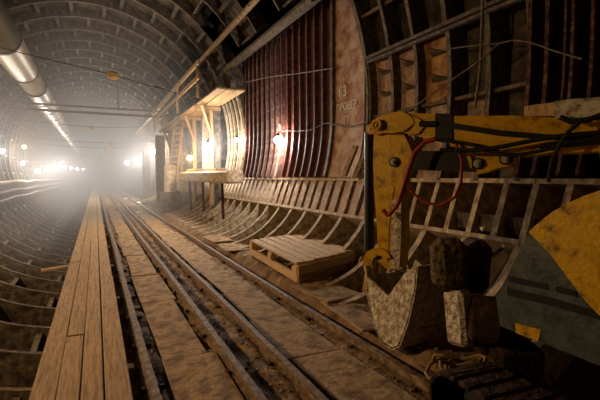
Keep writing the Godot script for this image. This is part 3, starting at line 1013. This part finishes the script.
# ---------------------------------------------------------------- scaffold and far right side
func scaffold() -> void:
	var t := thing("timber_scaffold", "rough timber scaffold with a plank deck along the right wall", "scaffold", Vector3(3.4, 0, -17))
	var o := t.position
	var y := 4.25
	var z := 11.9
	var k := 0
	while z < 24.0:
		var l := 3.15
		for i in 3:
			var st := new_st()
			st.set_color(Color.WHITE * rng.randf_range(0.85, 1.1))
			box(st, Vector3(3.3 + 0.28 * i, y + rng.randf_range(0, 0.03), -z - l / 2) - o, Vector3(0.26, 0.05, l + rng.randf_range(-0.1, 0.25)), Basis(Vector3.UP, rng.randf_range(-0.02, 0.02)), 0.005, Vector2(rng.randf() * 5, rng.randf()))
			part("deck_plank", st, M.wood, t)
		z += l
		k += 1
	for zz in [14.8, 17.6, 20.6, 23.6]:
		for x in [3.7]:
			var st := new_st()
			bar(st, Vector3(x, 0.75, -zz) - o, Vector3(x, y - 0.14, -zz) - o, 0.14, 0.14, 0.01)
			part("post", st, M.wood, t)
		for s in [-1.0, 1.0]:
			var st := new_st()
			bar(st, Vector3(3.7, y - 0.95, -zz) - o, Vector3(3.7 - (0.5 if s > 0 else 0.0), y - 0.1, -zz + s * 0.8) - o, 0.07, 0.09)
			part("brace", st, M.wood, t)
		var st := new_st()
		bar(st, Vector3(3.15, y - 0.09, -zz) - o, Vector3(4.05, y - 0.09, -zz) - o, 0.1, 0.12)
		part("cross_beam", st, M.wood, t)
	for e in [[2.9, 0.55], [2.9, 1.0]]:
		var st := new_st()
		bar(st, Vector3(e[0], y + e[1], -13.0) - o, Vector3(e[0], y + e[1], -24.5) - o, 0.05, 0.13, 0.0, Vector2(e[1], 0.3))
		part("guard_rail", st, M.wood, t)
	for zz in [13.4, 17.0, 20.5, 24.0]:
		var st := new_st()
		bar(st, Vector3(2.94, y, -zz) - o, Vector3(2.94, y + 1.15, -zz) - o, 0.07, 0.07)
		part("guard_post", st, M.wood, t)
	# ladder
	var la := thing("ladder", "wooden ladder leaning up to the scaffold deck", "ladder", at_depth(172, 183, 19.2))
	var tilt := at_depth(179.5, 118, 19.4) - la.position
	for s in [-0.28, 0.28]:
		var st := new_st()
		bar(st, Vector3(s * 0.5, 0, s), Vector3(s * 0.5, 0, s) + tilt, 0.05, 0.08)
		part("ladder_rail", st, M.pale_wood, la)
	for i in 11:
		var f := (i + 0.7) / 11.5
		var st := new_st()
		bar(st, Vector3(-0.15, 0, -0.3) + tilt * f, Vector3(0.15, 0, 0.3) + tilt * f, 0.035, 0.05)
		part("rung", st, M.pale_wood, la)
	# thick timber laid on trestle legs
	var b := thing("timber_bench", "thick rough timber laid level on slanting legs", "bench", Vector3(3.2, 0.4, -14))
	o = b.position
	var st := new_st()
	var p0 := at_depth(184, 176.5, 17.6)
	var p1 := at_depth(236, 177, 11.9)
	bar(st, p0 - o, p1 - o, 0.5, 0.38, 0.06)
	part("timber", st, M.dusty_rib, b)
	st = new_st()
	bar(st, p0.lerp(p1, 0.1) - o + Vector3(0.1, 0.24, 0), p0.lerp(p1, 0.75) - o + Vector3(0.1, 0.24, 0), 0.34, 0.08, 0.01)
	part("top_board", st, M.wood, b)
	for u in [0.15, 0.45, 0.8]:
		var p := p0.lerp(p1, u)
		st = new_st()
		bar(st, p - o + Vector3(0, -0.15, 0), Vector3(p.x + 0.1, maxf(0.15, 0.1), p.z - 0.25) - o, 0.06, 0.08)
		part("leg", st, M.rust, b)
	# pale tank on a block
	var tk := thing("water_tank", "pale upright tank standing beside the ladder", "tank", at_depth(170.5, 192, 18.7))
	st = new_st()
	lathe(st, Vector3.ZERO, Vector3.UP, [[0, 0.01], [0, 0.27], [1.12, 0.27], [1.17, 0.25], [1.17, 0.01]], 20)
	part("shell", st, M.concrete, tk)
	st = new_st()
	lathe(st, Vector3(0, 1.17, 0), Vector3.UP, [[0, 0.12], [0.05, 0.12], [0.05, 0.01]], 14)
	part("lid", st, M.concrete, tk)
	var bl := thing("concrete_block", "dark concrete block under the pale tank", "block", Vector3(tk.position.x, 0, tk.position.z))
	st = new_st()
	box(st, Vector3(0, tk.position.y / 2, 0), Vector3(0.8, tk.position.y, 0.9), Basis.IDENTITY, 0.04)
	part("block_body", st, M.plate, bl)
	# dark pillar behind the tank and a pale pillar strip
	for e in [[160, 26.0, "dark steel column rising behind the pale tank", M.plate, 0.5], [216, 15.2, "broad dark column between the lit bays", M.plate, 0.3], [206, 17.2, "pale painted column beside the bright lamp", M.concrete, 0.26], [146, 33.0, "grey column far along the right wall", M.plate, 0.5]]:
		var d: float = e[1] * 0.9 + 1.5
		var p := at_depth(e[0], 150, d)
		var cth := thing("column", e[2], "column", Vector3(p.x, 0.1, p.z))
		st = new_st()
		var top := 4.1
		box(st, Vector3(0, top / 2, 0), Vector3(e[4], top, e[4]), Basis.IDENTITY, 0.02)
		part("shaft", st, e[3], cth)
		st = new_st()
		box(st, Vector3(0, 0.06, 0), Vector3(e[4] + 0.16, 0.12, e[4] + 0.16), Basis.IDENTITY, 0.02)
		part("foot_plate", st, M.plate, cth)
	# bare rib cage in the bay beside the partition
	for i in 5:
		var zz := 13.1 + 0.42 * i
		st = new_st()
		arc_slab(st, -14.0, 20.0, R - 0.1, R - 0.02, zz - 0.025, zz + 0.025, 14)
		var rb := thing("bare_rib", ["pale curved bare rib nearest the red partition", "second bare rib from the red partition", "middle one of the five bare curved ribs", "fourth bare rib from the red partition", "bare curved rib farthest from the red partition"][i], "rib", Vector3.ZERO, "bare curved ribs")
		part("rib_bar", st, M.dusty_rib, rb)

func lamps() -> void:
	var e_far := 8.0
	# right side, in view
	site_lamp(at_depth(278, 140, 10.55), on_ring(-3.0, R, 10.0), 5.0, WHITE, "bright bare lamp hanging before the red partition", 0.1)
	site_lamp(at_depth(208, 146, 13.9), at_depth(210, 138, 14.6), 8.0, WHITE, "bright lamp on the column under the scaffold", 0.12)
	site_lamp(at_depth(237, 140, 13.3), on_ring(-2.0, R, 14.0), 2.0, WHITE, "small lamp glowing between the bare ribs", 0.08)
	site_lamp(at_depth(190, 158, 16.2), at_depth(193, 168, 16.6), 5.0, WARM, "warm lamp just above the thick timber", 0.11)
	site_lamp(at_depth(153, 151, 27.5), at_depth(156, 146, 28.2), 26.0, WHITE, "lamp on the right beyond the pale tank", 0.17)
	site_lamp(at_depth(138, 160, 34.0), at_depth(141, 155, 34.6), 20.0, WHITE, "low lamp far along the right side", 0.18)
	site_lamp(at_depth(127, 163, 44.0), at_depth(129, 158, 45.0), e_far, WHITE, "farthest lamp on the right side in the haze", 0.2)
	# left side in view, receding into the haze
	var spots := [[2, 151, 20.6, "big lamp at the left edge of the view"], [24, 147, 26.5, "upper lamp of the pair on the left wall"], [23, 163, 25.6, "lower lamp of the pair on the left wall"], [46, 169, 31.0, "third lamp along the left wall"], [52, 167, 35.0, "fourth lamp along the left wall"], [58, 167, 39.5, "fifth lamp along the left wall"], [65, 167, 45.0, "sixth lamp along the left wall"], [71, 168, 51.0, "seventh lamp along the left wall"], [77, 169, 57.0, "eighth lamp along the left wall"], [83, 169, 64.0, "last lamp on the left wall before the haze"], [38, 171, 28.5, "low lamp between the lower pair lamp and the third lamp"], [61, 163, 42.0, "raised lamp above the fifth lamp along the left wall"]]
	for k in spots.size():
		var s: Array = spots[k]
		var p := at_depth(s[0], s[1], s[2])
		site_lamp(p, Vector3(CX - sqrt(R * R - pow(p.y + 0.2 - CY, 2)) - 0.05, p.y + 0.2, p.z), (7.0 if k < 3 else e_far) if k != 1 else 2.5, WHITE if k != 1 else WARM, s[3], 0.12 if k < 3 else 0.15)
	# the same row comes on past the camera, out of the frame
	for e in [[18.0, 3.0, 14.0, "lamp of the left row out of view, farthest"], [12.0, 3.1, 14.0, "lamp of the left row out of view, before the closest"], [5.2, 3.2, 16.0, "lamp of the left row level with the pallet"]]:
		var p := Vector3(-4.25, e[1], -e[0])
		site_lamp(p, p + Vector3(-0.3, 0.2, 0), e[2], WARM if e[0] < 15 else WHITE, e[3], 0.1, e[0] < 7)

# ---------------------------------------------------------------- excavator
func excavator() -> void:
	var s := at_depth(385, 150, 4.3)
	var b := at_depth(600, 150, 3.25)
	var u := (b - s); u.y = 0; u = u.normalized()
	var n := u.cross(Vector3.UP).normalized()
	if n.dot(EYE - s) < 0:
		n = -n                                          # towards the camera's side
	var t := thing("excavator", "small worn yellow excavator with its arm reaching over the rails", "excavator", Vector3(3.0, 0.0, -1.7))
	var o := t.position
	var pl := func(x: float, y: float, off: float) -> Vector3:
		return at_plane(x, y, s + n * off, n)
	var ex := func(called: String, pts: Array, off: float, depth: float, m: Material, label := "", parent: Node3D = null) -> MeshInstance3D:
		var q := []
		for p in pts:
			q.append(pl.call(p[0], p[1], off) - o)
		var st := new_st()
		extrude(st, q, -n * depth)
		return part(called, st, m, t if parent == null else parent, label)
	var bolt := func(x: float, y: float, r: float, off: float, parent: Node3D) -> void:
		var st := new_st()
		lathe(st, pl.call(x, y, off) - o, n, [[-0.05, r], [0.02, r], [0.025, r * 0.75], [0.025, r * 0.55], [0.05, r * 0.5], [0.05, 0.001]], 16)
		part("pin", st, M.dull_steel, parent)
		st = new_st()
		lathe(st, pl.call(x, y, off) - o, n, [[-0.05, r * 1.45], [0.012, r * 1.45], [0.012, r]], 16)
		part("pin_boss", st, M.black_steel, parent)
	# stick: a box with cheeks
	var stick: MeshInstance3D = ex.call("stick", [[374, 129], [384, 125], [398, 127], [406, 138], [412, 152], [407, 168], [403, 178], [402, 200], [402, 240], [400, 268], [388, 270], [378, 262], [377, 226], [374, 190], [373, 160]], 0.1, 0.2, M.yellow_paint)
	ex.call("stick_web", [[404, 176], [418, 156], [411, 140], [406, 160]], 0.05, 0.1, M.yellow_paint)
	ex.call("worn_cheek", [[392, 200], [401, 200], [401, 240], [399, 270], [390, 268]], 0.115, 0.02, M.bucket_crust, "bare worn lower cheek of the stick", stick)
	ex.call("cheek_seam", [[385, 228], [392, 186], [394, 186], [389, 228], [388, 262], [385, 262]], 0.108, 0.02, M.yellow_paint, "", stick)
	bolt.call(394, 162, 0.035, 0.11, stick)
	bolt.call(377, 255, 0.03, 0.1, stick)
	# cylinder along the front of the stick
	var st := new_st()
	tube(st, [pl.call(369.5, 132, 0.0) - o, pl.call(369, 250, 0.0) - o], 0.052, 12)
	part("bucket_cylinder", st, M.black_steel, t)
	st = new_st()
	tube(st, [pl.call(369, 250, 0.0) - o, pl.call(370.5, 274, 0.0) - o], 0.028, 10)
	part("cylinder_rod", st, M.steel, t)
	# head of the boom
	var head: MeshInstance3D = ex.call("boom_head", [[371, 126], [376, 118], [388, 113], [402, 111], [412, 113], [438, 114], [438, 139], [424, 138], [404, 133], [386, 132], [376, 135]], 0.15, 0.3, M.yellow_paint)
	ex.call("head_cheek", [[378, 119], [402, 111], [412, 117], [414, 123], [404, 131], [394, 133], [380, 133], [376, 127]], 0.18, 0.04, M.yellow_paint, "", head)
	ex.call("stop_plate", [[412, 115], [420, 119], [424, 126], [418, 134], [408, 136], [412, 129], [415, 123]], 0.172, 0.03, M.yellow_paint, "", head)
	st = new_st()
	lathe(st, pl.call(378, 125, 0.18) - o, n, [[0, 0.055], [0.05, 0.055], [0.05, 0.03], [0.02, 0.028]], 16)
	part("pin", st, M.yellow_paint, head)
	st = new_st()
	tube(st, [pl.call(420, 124, 0.17) - o, pl.call(437, 124, 0.17) - o], 0.028, 10)
	part("hose_fitting", st, M.black_steel, head)
	st = new_st()
	lathe(st, pl.call(371, 129, 0.1) - o, n, [[-0.2, 0.01], [-0.2, 0.055], [0.0, 0.055], [0.0, 0.01]], 14)
	part("knuckle", st, M.yellow_paint, head)
	# collar and boom
	ex.call("collar", [[435, 113], [452, 114], [452, 143], [435, 141]], 0.175, 0.35, M.black_steel)
	var boom: MeshInstance3D = ex.call("boom", [[450, 116], [520, 115.5], [612, 121], [640, 124], [640, 150], [612, 151], [560, 153], [520, 156], [490, 153], [450, 146]], 0.16, 0.32, M.yellow_paint)
	ex.call("boom_strip", [[448, 122], [500, 130], [545, 134], [640, 137], [640, 143], [545, 139.5], [500, 136], [448, 128]], 0.18, 0.02, M.black_steel, "dark strip along the boom", boom)
	ex.call("boom_root", [[596, 118], [640, 112], [700, 130], [720, 190], [660, 230], [630, 190], [600, 158]], 0.2, 0.4, M.yellow_paint)
	# underslung cylinder and its bracket
	st = new_st()
	tube(st, [pl.call(394, 162, 0.0) - o, pl.call(412, 162, 0.0) - o], 0.05, 12)
	part("rod_eye", st, M.black_steel, t)
	ex.call("link_bar", [[398, 154], [412, 151], [470, 150], [476, 156], [476, 172], [412, 170], [400, 170]], 0.07, 0.14, M.black_steel, "dark link bar under the boom")
	var br: MeshInstance3D = ex.call("boom_bracket", [[466, 153], [480, 152], [506, 152], [513, 158], [510, 166], [498, 168], [488, 172], [478, 174], [470, 167]], 0.12, 0.24, M.yellow_paint)
	bolt.call(478, 163.5, 0.036, 0.125, br)
	bolt.call(506, 159, 0.036, 0.125, br)
	# hoses
	var hose := func(pts: Array, off: float, r: float, m: Material) -> void:
		var c := Curve3D.new()
		var q := []
		for p in pts:
			q.append(pl.call(p[0], p[1], off + (p[2] if p.size() > 2 else 0.0)) - o)
		for k in q.size():
			var d: Vector3 = (q[mini(k + 1, q.size() - 1)] - q[maxi(k - 1, 0)]) / 6.0
			c.add_point(q[k], -d, d)
		var line := []
		for k in 31:
			line.append(c.sample_baked(c.get_baked_length() * k / 30.0))
		var h := new_st()
		tube(h, line, r, 8)
		part("hose", h, m, t)
	hose.call([[436, 139], [425, 142], [415, 152], [408, 172], [402, 192], [397, 206], [388, 216], [383, 210]], 0.22, 0.022, M.red_hose)
	hose.call([[455, 142], [462, 160], [461, 182], [455, 197], [440, 206], [424, 202], [408, 188]], 0.2, 0.014, M.red_hose)
	hose.call([[440, 140], [470, 144], [505, 155], [540, 151], [580, 141], [640, 133]], 0.24, 0.016, M.rubber)
	hose.call([[440, 150], [480, 150], [520, 143], [560, 136], [610, 132]], 0.26, 0.018, M.rubber)
	hose.call([[548, 182], [552, 160], [568, 132], [580, 122], [620, 108]], 0.3, 0.015, M.rubber)
	hose.call([[560, 117], [572, 122], [590, 119], [615, 112]], 0.26, 0.02, M.rubber)
	hose.call([[540, 146], [575, 144], [605, 141]], 0.22, 0.022, M.rubber)
	# box and battered pale cover on top of the boom
	ex.call("tool_box", [[524, 116], [524, 106], [556, 102], [557, 116]], 0.1, 0.25, M.pale_wood, "cream box on the boom")
	ex.call("battered_cover", [[555, 119], [555, 101], [572, 99], [612, 96], [640, 95], [640, 117], [600, 117], [575, 118]], 0.2, 0.3, M.white_worn, "battered white cover on the boom")
	# hook-shaped bucket link
	var arc := []
	for k in 12:
		var a := deg_to_rad(lerpf(20.0, 215.0, k / 11.0))
		arc.append([377 + 14.5 * cos(a), 263 - 15.0 * sin(a)])
	arc.append([362, 291])
	arc.append([367, 290])
	for k in 10:
		var a := deg_to_rad(lerpf(205.0, 30.0, k / 9.0))
		arc.append([378.5 + 6.5 * cos(a), 263 - 7.5 * sin(a)])
	ex.call("bucket_link", arc, 0.14, 0.07, M.yellow_paint, "curved yellow bucket link")
	# bucket: two cheeks, a bent shell between them, a lip and teeth
	var xw := at_height(396, 349, 0.18).x
	var bk := func(x: float, y: float) -> Vector3:
		return at_plane(x, y, Vector3(xw, 0, 0), Vector3.RIGHT) - o
	var cheek := [[366, 276], [388, 296], [407, 270], [417, 267], [415, 290], [408, 322], [399, 346], [392, 349], [383, 343], [374, 326], [368, 300]]
	var wide := Vector3(0.64, 0, 0)
	for side in 2:
		var q := []
		for p in cheek:
			q.append(bk.call(p[0], p[1]) + wide * side * 0.97)
		st = new_st()
		extrude(st, q, Vector3(0.02, 0, 0))
		part("bucket_cheek", st, M.bucket_crust, t)
	st = new_st()
	for k in range(3, cheek.size()):
		var p0: Array = cheek[k]
		var p1: Array = cheek[(k + 1) % cheek.size()]
		var a: Vector3 = bk.call(p0[0], p0[1])
		var c: Vector3 = bk.call(p1[0], p1[1])
		if k < cheek.size() - 1 or true:
			var nn := Vector3(1, 0, 0).cross(c - a).normalized()
			box(st, (a + c) / 2 + wide / 2, Vector3(0.64, 0.022, (c - a).length() + 0.012), Basis(Vector3.RIGHT, nn, Vector3.RIGHT.cross(nn)), 0.0)
	part("bucket_shell", st, M.bucket_crust, t)
	for k in 4:
		st = new_st()
		var a: Vector3 = bk.call(366, 276) + wide * (0.08 + 0.28 * k)
		bar(st, a + Vector3(0, -0.06, 0.0), a + Vector3(0, 0.09, -0.05), 0.07, 0.03, 0.006)
		part("bucket_tooth", st, M.bucket_crust, t)
	st = new_st()
	for side in [0.3, 0.62]:
		var a: Vector3 = bk.call(401, 283) + wide * side
		box(st, a + Vector3(0, 0.06, 0.02), Vector3(0.03, 0.2, 0.2), Basis(Vector3.RIGHT, 0.4), 0.01)
	part("bucket_lug", st, M.bucket_crust, t)
	st = new_st()
	var ia: Vector3 = bk.call(392, 300) + wide * 0.5
	box(st, ia + Vector3(0, -0.14, 0), Vector3(0.58, 0.3, 0.42), Basis(Vector3.RIGHT, 0.2), 0.1)
	part("bucket_load", st, M.dirt, t)
	# caked swing post in front of the body
	var c0 := at_depth(449, 264, 3.35) - o
	var yawb := Basis(Vector3.UP, -0.5)
	st = new_st()
	box(st, c0, Vector3(0.27, 0.42, 0.24), yawb * Basis(Vector3.BACK, 0.06), 0.07)
	part("caked_block", st, M.crust, t, "block caked with hardened mud")
	st = new_st()
	box(st, at_depth(474, 265, 3.5) - o, Vector3(0.2, 0.44, 0.3), yawb * Basis(Vector3.BACK, -0.05), 0.06)
	part("swing_head", st, M.dark_rust, t)
	st = new_st()
	var lo := at_depth(462, 345, 3.25) - o
	var hi := at_depth(457, 290, 3.3) - o
	bar(st, hi, lo, 0.2, 0.15, 0.03)
	part("swing_post", st, M.bucket_crust, t)
	st = new_st()
	bar(st, at_depth(485, 300, 3.3) - o, at_depth(485, 345, 3.15) - o, 0.24, 0.3, 0.03)
	part("post_back", st, M.dark_rust, t)
	st = new_st()
	box(st, at_depth(482, 330, 3.3) - o + Vector3(0.14, -0.16, 0.12), Vector3(0.36, 0.26, 0.5), yawb, 0.05)
	part("frame_nose", st, M.dark_rust, t)
	for e in [[[478, 252], [485, 246]], [[491, 257], [505, 246]], [[482, 228], [484, 230]]]:
		st = new_st()
		bar(st, at_depth(e[0][0], e[0][1], 3.45) - o, at_depth(e[1][0], e[1][1], 3.4) - o, 0.035, 0.03, 0.008)
		part("steel_lug", st, M.white_worn, t)
	# body: grey side box and curved yellow hood, both real volumes running back past the camera's right
	var dn := Basis(Vector3.UP, 0.15)
	var side_n: Vector3 = dn * Vector3(-1, 0, 0)
	var so := at_depth(560, 260, 2.55)
	var bd := func(x: float, y: float, off: float) -> Vector3:
		return at_plane(x, y, so + side_n * off, side_n) - o
	var bex := func(called: String, pts: Array, off: float, depth: float, m: Material, label := "") -> void:
		var q := []
		for p in pts:
			q.append(bd.call(p[0], p[1], off))
		var h := new_st()
		extrude(h, q, -side_n * depth)
		part(called, h, m, t, label)
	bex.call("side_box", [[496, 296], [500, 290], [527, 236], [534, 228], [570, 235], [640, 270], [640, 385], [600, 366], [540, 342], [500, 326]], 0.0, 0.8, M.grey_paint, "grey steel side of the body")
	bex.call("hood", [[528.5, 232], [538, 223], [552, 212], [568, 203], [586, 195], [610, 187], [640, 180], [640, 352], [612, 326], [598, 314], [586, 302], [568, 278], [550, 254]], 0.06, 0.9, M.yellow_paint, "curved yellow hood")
	bex.call("vent_slot", [[509, 276], [547, 284], [548, 290], [509, 282]], 0.006, 0.02, M.rubber)
	bex.call("vent_slot", [[556, 286], [576, 291], [577, 297], [556, 292]], 0.006, 0.02, M.rubber)
	bex.call("vent_slot", [[507, 288], [548, 297], [600, 312], [600, 320], [548, 305], [507, 295]], 0.006, 0.02, M.rubber)
	bex.call("warning_sticker", [[515, 323], [541, 330], [538, 341], [526, 337], [516, 333]], 0.004, 0.006, M.yellow_paint, "yellow triangular sticker")
	# cab and counterweight behind, out of the frame
	st = new_st()
	box(st, Vector3(3.05, 1.55, -0.2) - o, Vector3(1.2, 1.7, 1.7), Basis.IDENTITY, 0.12)
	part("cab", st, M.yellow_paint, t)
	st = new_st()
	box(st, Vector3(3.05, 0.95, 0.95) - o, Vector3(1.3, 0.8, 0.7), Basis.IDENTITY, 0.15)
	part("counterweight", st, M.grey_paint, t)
	for x in [2.43, 3.67]:
		st = new_st()
		box(st, Vector3(x, 1.85, -0.2) - o, Vector3(0.03, 0.75, 1.2), Basis.IDENTITY, 0.01)
		part("cab_window", st, M.black_steel, t)
	# crawler: frame and shoes
	var ca := at_depth(468, 372, 2.9) - o
	var cb := at_depth(640, 378, 1.9) - o
	var cd := (cb - ca); cd.y = 0; cd = cd.normalized()
	var cn := cd.cross(Vector3.UP).normalized()
	var base := Vector3(ca.x, 0.0, ca.z)
	st = new_st()
	bar(st, base + cd * 0.1 + Vector3(0, 0.24, 0), base + cd * 1.9 + Vector3(0, 0.24, 0), 0.34, 0.3, 0.05)
	part("crawler_frame", st, M.black_steel, t)
	for k in 15:
		var p := base + cd * (0.05 + 0.13 * k)
		st = new_st()
		box(st, p + Vector3(0, 0.43, 0), Vector3(0.42, 0.035, 0.1), Basis(cn, Vector3.UP, cd), 0.008)
		part("track_shoe", st, M.dark_rust, t)
		st = new_st()
		box(st, p + Vector3(0, 0.07, 0), Vector3(0.42, 0.035, 0.1), Basis(cn, Vector3.UP, cd), 0.008)
		part("track_shoe", st, M.dark_rust, t)
	for k in 7:
		var a := deg_to_rad(lerpf(100, 260, k / 6.0))
		var p := base + cd * (0.05 + 0.19 * cos(a)) + Vector3(0, 0.25 + 0.18 * sin(a), 0)
		st = new_st()
		box(st, p, Vector3(0.42, 0.1, 0.035), Basis(cn, (Vector3.UP * cos(a) - cd * sin(a)), (cd * cos(a) + Vector3.UP * sin(a))), 0.006)
		part("track_shoe", st, M.dark_rust, t)

func small_things() -> void:
	# debris by the crawler
	var st := new_st()
	var a := at_height(492, 388, 0.2)
	var b := at_height(560, 412, 0.2)
	var t := thing("pipe_offcut", "grey pipe offcut lying in front of the crawler", "pipe", a)
	tube(st, [Vector3.ZERO, b - a], 0.07, 14)
	part("pipe_wall", st, M.concrete, t)
	t = thing("rope_tangle", "frayed brown rope tangle heaped by the grey pipe offcut", "rope", at_height(462, 386, 0.14))
	for k in 14:
		st = new_st()
		var pts := []
		var c := Vector3(rng.randf_range(-0.12, 0.14), rng.randf_range(0.0, 0.14), rng.randf_range(-0.12, 0.12))
		for i in 9:
			var f := i * 0.6 + k
			pts.append(c + Vector3(0.16 * sin(f), 0.05 * sin(f * 1.7 + k) + 0.05, 0.13 * cos(f * 0.9)))
		tube(st, pts, 0.014, 6)
		part("strand", st, M.cloth_duct, t)
	st = new_st()
	a = at_height(404, 350, 0.06)
	b = at_height(460, 392, 0.06)
	t = thing("loose_board", "reddish board lying between the bucket and the near rail", "board", a)
	bar(st, Vector3.ZERO, b - a, 0.12, 0.04, 0.006, Vector2(2, 0.2))
	part("board_length", st, M.rust, t)
	# crumpled white patches on the track bed
	for e in [[139, 213, 0.13, 0.34, "larger crumpled white patch between the two tracks"], [126, 199, 0.13, 0.5, "farthest white patch lying between the rails"], [186, 222, 0.2, 0.2, "white patch beside the foot of the ribbed wall"], [139, 203, 0.13, 0.4, "small white patch beyond the larger one"]]:
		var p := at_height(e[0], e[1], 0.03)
		t = thing("white_patch", e[4], "scrap", p, "white patches on the track bed")
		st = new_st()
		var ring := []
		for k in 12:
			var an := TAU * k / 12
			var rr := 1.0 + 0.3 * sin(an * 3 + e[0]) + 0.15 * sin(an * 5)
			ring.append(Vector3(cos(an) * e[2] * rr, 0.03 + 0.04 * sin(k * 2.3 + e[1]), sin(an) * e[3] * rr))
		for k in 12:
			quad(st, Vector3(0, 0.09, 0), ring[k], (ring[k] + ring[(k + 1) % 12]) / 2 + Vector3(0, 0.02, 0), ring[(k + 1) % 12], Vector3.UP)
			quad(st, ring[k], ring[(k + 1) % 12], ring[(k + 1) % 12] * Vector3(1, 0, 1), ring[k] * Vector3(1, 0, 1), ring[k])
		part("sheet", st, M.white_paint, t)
	# two leaning pieces at the foot of the marked plate
	for e in [[344, 176, 356, 146, "pale board leaning at the foot of the marked plate"], [355, 177, 363, 158, "short board leaning behind the excavator stick"]]:
		var p := at_depth(e[0], e[1], 6.6)
		var q := at_depth(e[2], e[3], 6.75)
		t = thing("leaning_board", e[4], "board", p)
		st = new_st()
		bar(st, Vector3.ZERO, q - p, 0.1, 0.05, 0.006)
		part("board_length", st, M.dusty_rib, t)

func _ready() -> void:
	rng.seed = 7
	var cam := Camera3D.new()
	cam.name = "camera"
	add_child(cam)
	cam.position = EYE
	cam.basis = cam_basis()
	cam.fov = rad_to_deg(2.0 * atan(200.0 / F))
	cam.near = 0.05
	cam.far = 200.0
	cam.current = true
	var env := Environment.new()
	env.background_mode = Environment.BG_COLOR
	env.background_color = Color.BLACK
	env.tonemap_mode = Environment.TONE_MAPPER_LINEAR
	env.tonemap_exposure = 1.15
	env.sdfgi_enabled = true
	env.ssao_enabled = true
	env.ssil_enabled = true
	env.volumetric_fog_enabled = true
	env.volumetric_fog_density = 0.0
	var we := WorldEnvironment.new()
	we.name = "environment"
	we.environment = env
	add_child(we)
	materials()
	glow("bulb_white", WHITE, 30.0)
	glow("bulb_warm", WARM, 30.0)
	lamps()
	build_shell()
	# dust and mist hanging in the tunnel
	var fog := FogVolume.new()
	fog.name = "dust_haze"
	fog.shape = RenderingServer.FOG_VOLUME_SHAPE_CYLINDER
	fog.size = Vector3(8.8, 64.0, 8.8)
	fog.rotation.x = PI / 2
	fog.position = Vector3(CX, CY, -13.0 - 32.0)
	var fm := FogMaterial.new()
	fm.density = 0.028
	fm.albedo = Color(0.95, 0.94, 0.93)
	fog.material = fm
	fog.set_meta("kind", "stuff")
	fog.set_meta("label", "pale dusty haze filling the far tunnel")
	add_child(fog)
	build_partition()
	track(0.375, 1.09, "left narrow-gauge track beside the plank walkway")
	track(1.49, 2.37, "right narrow-gauge track between the other track and the pallet")
	boardwalk()
	duct()
	excavator()
	pallet()
	scaffold()
	pipes()
	overhead()
	small_things()
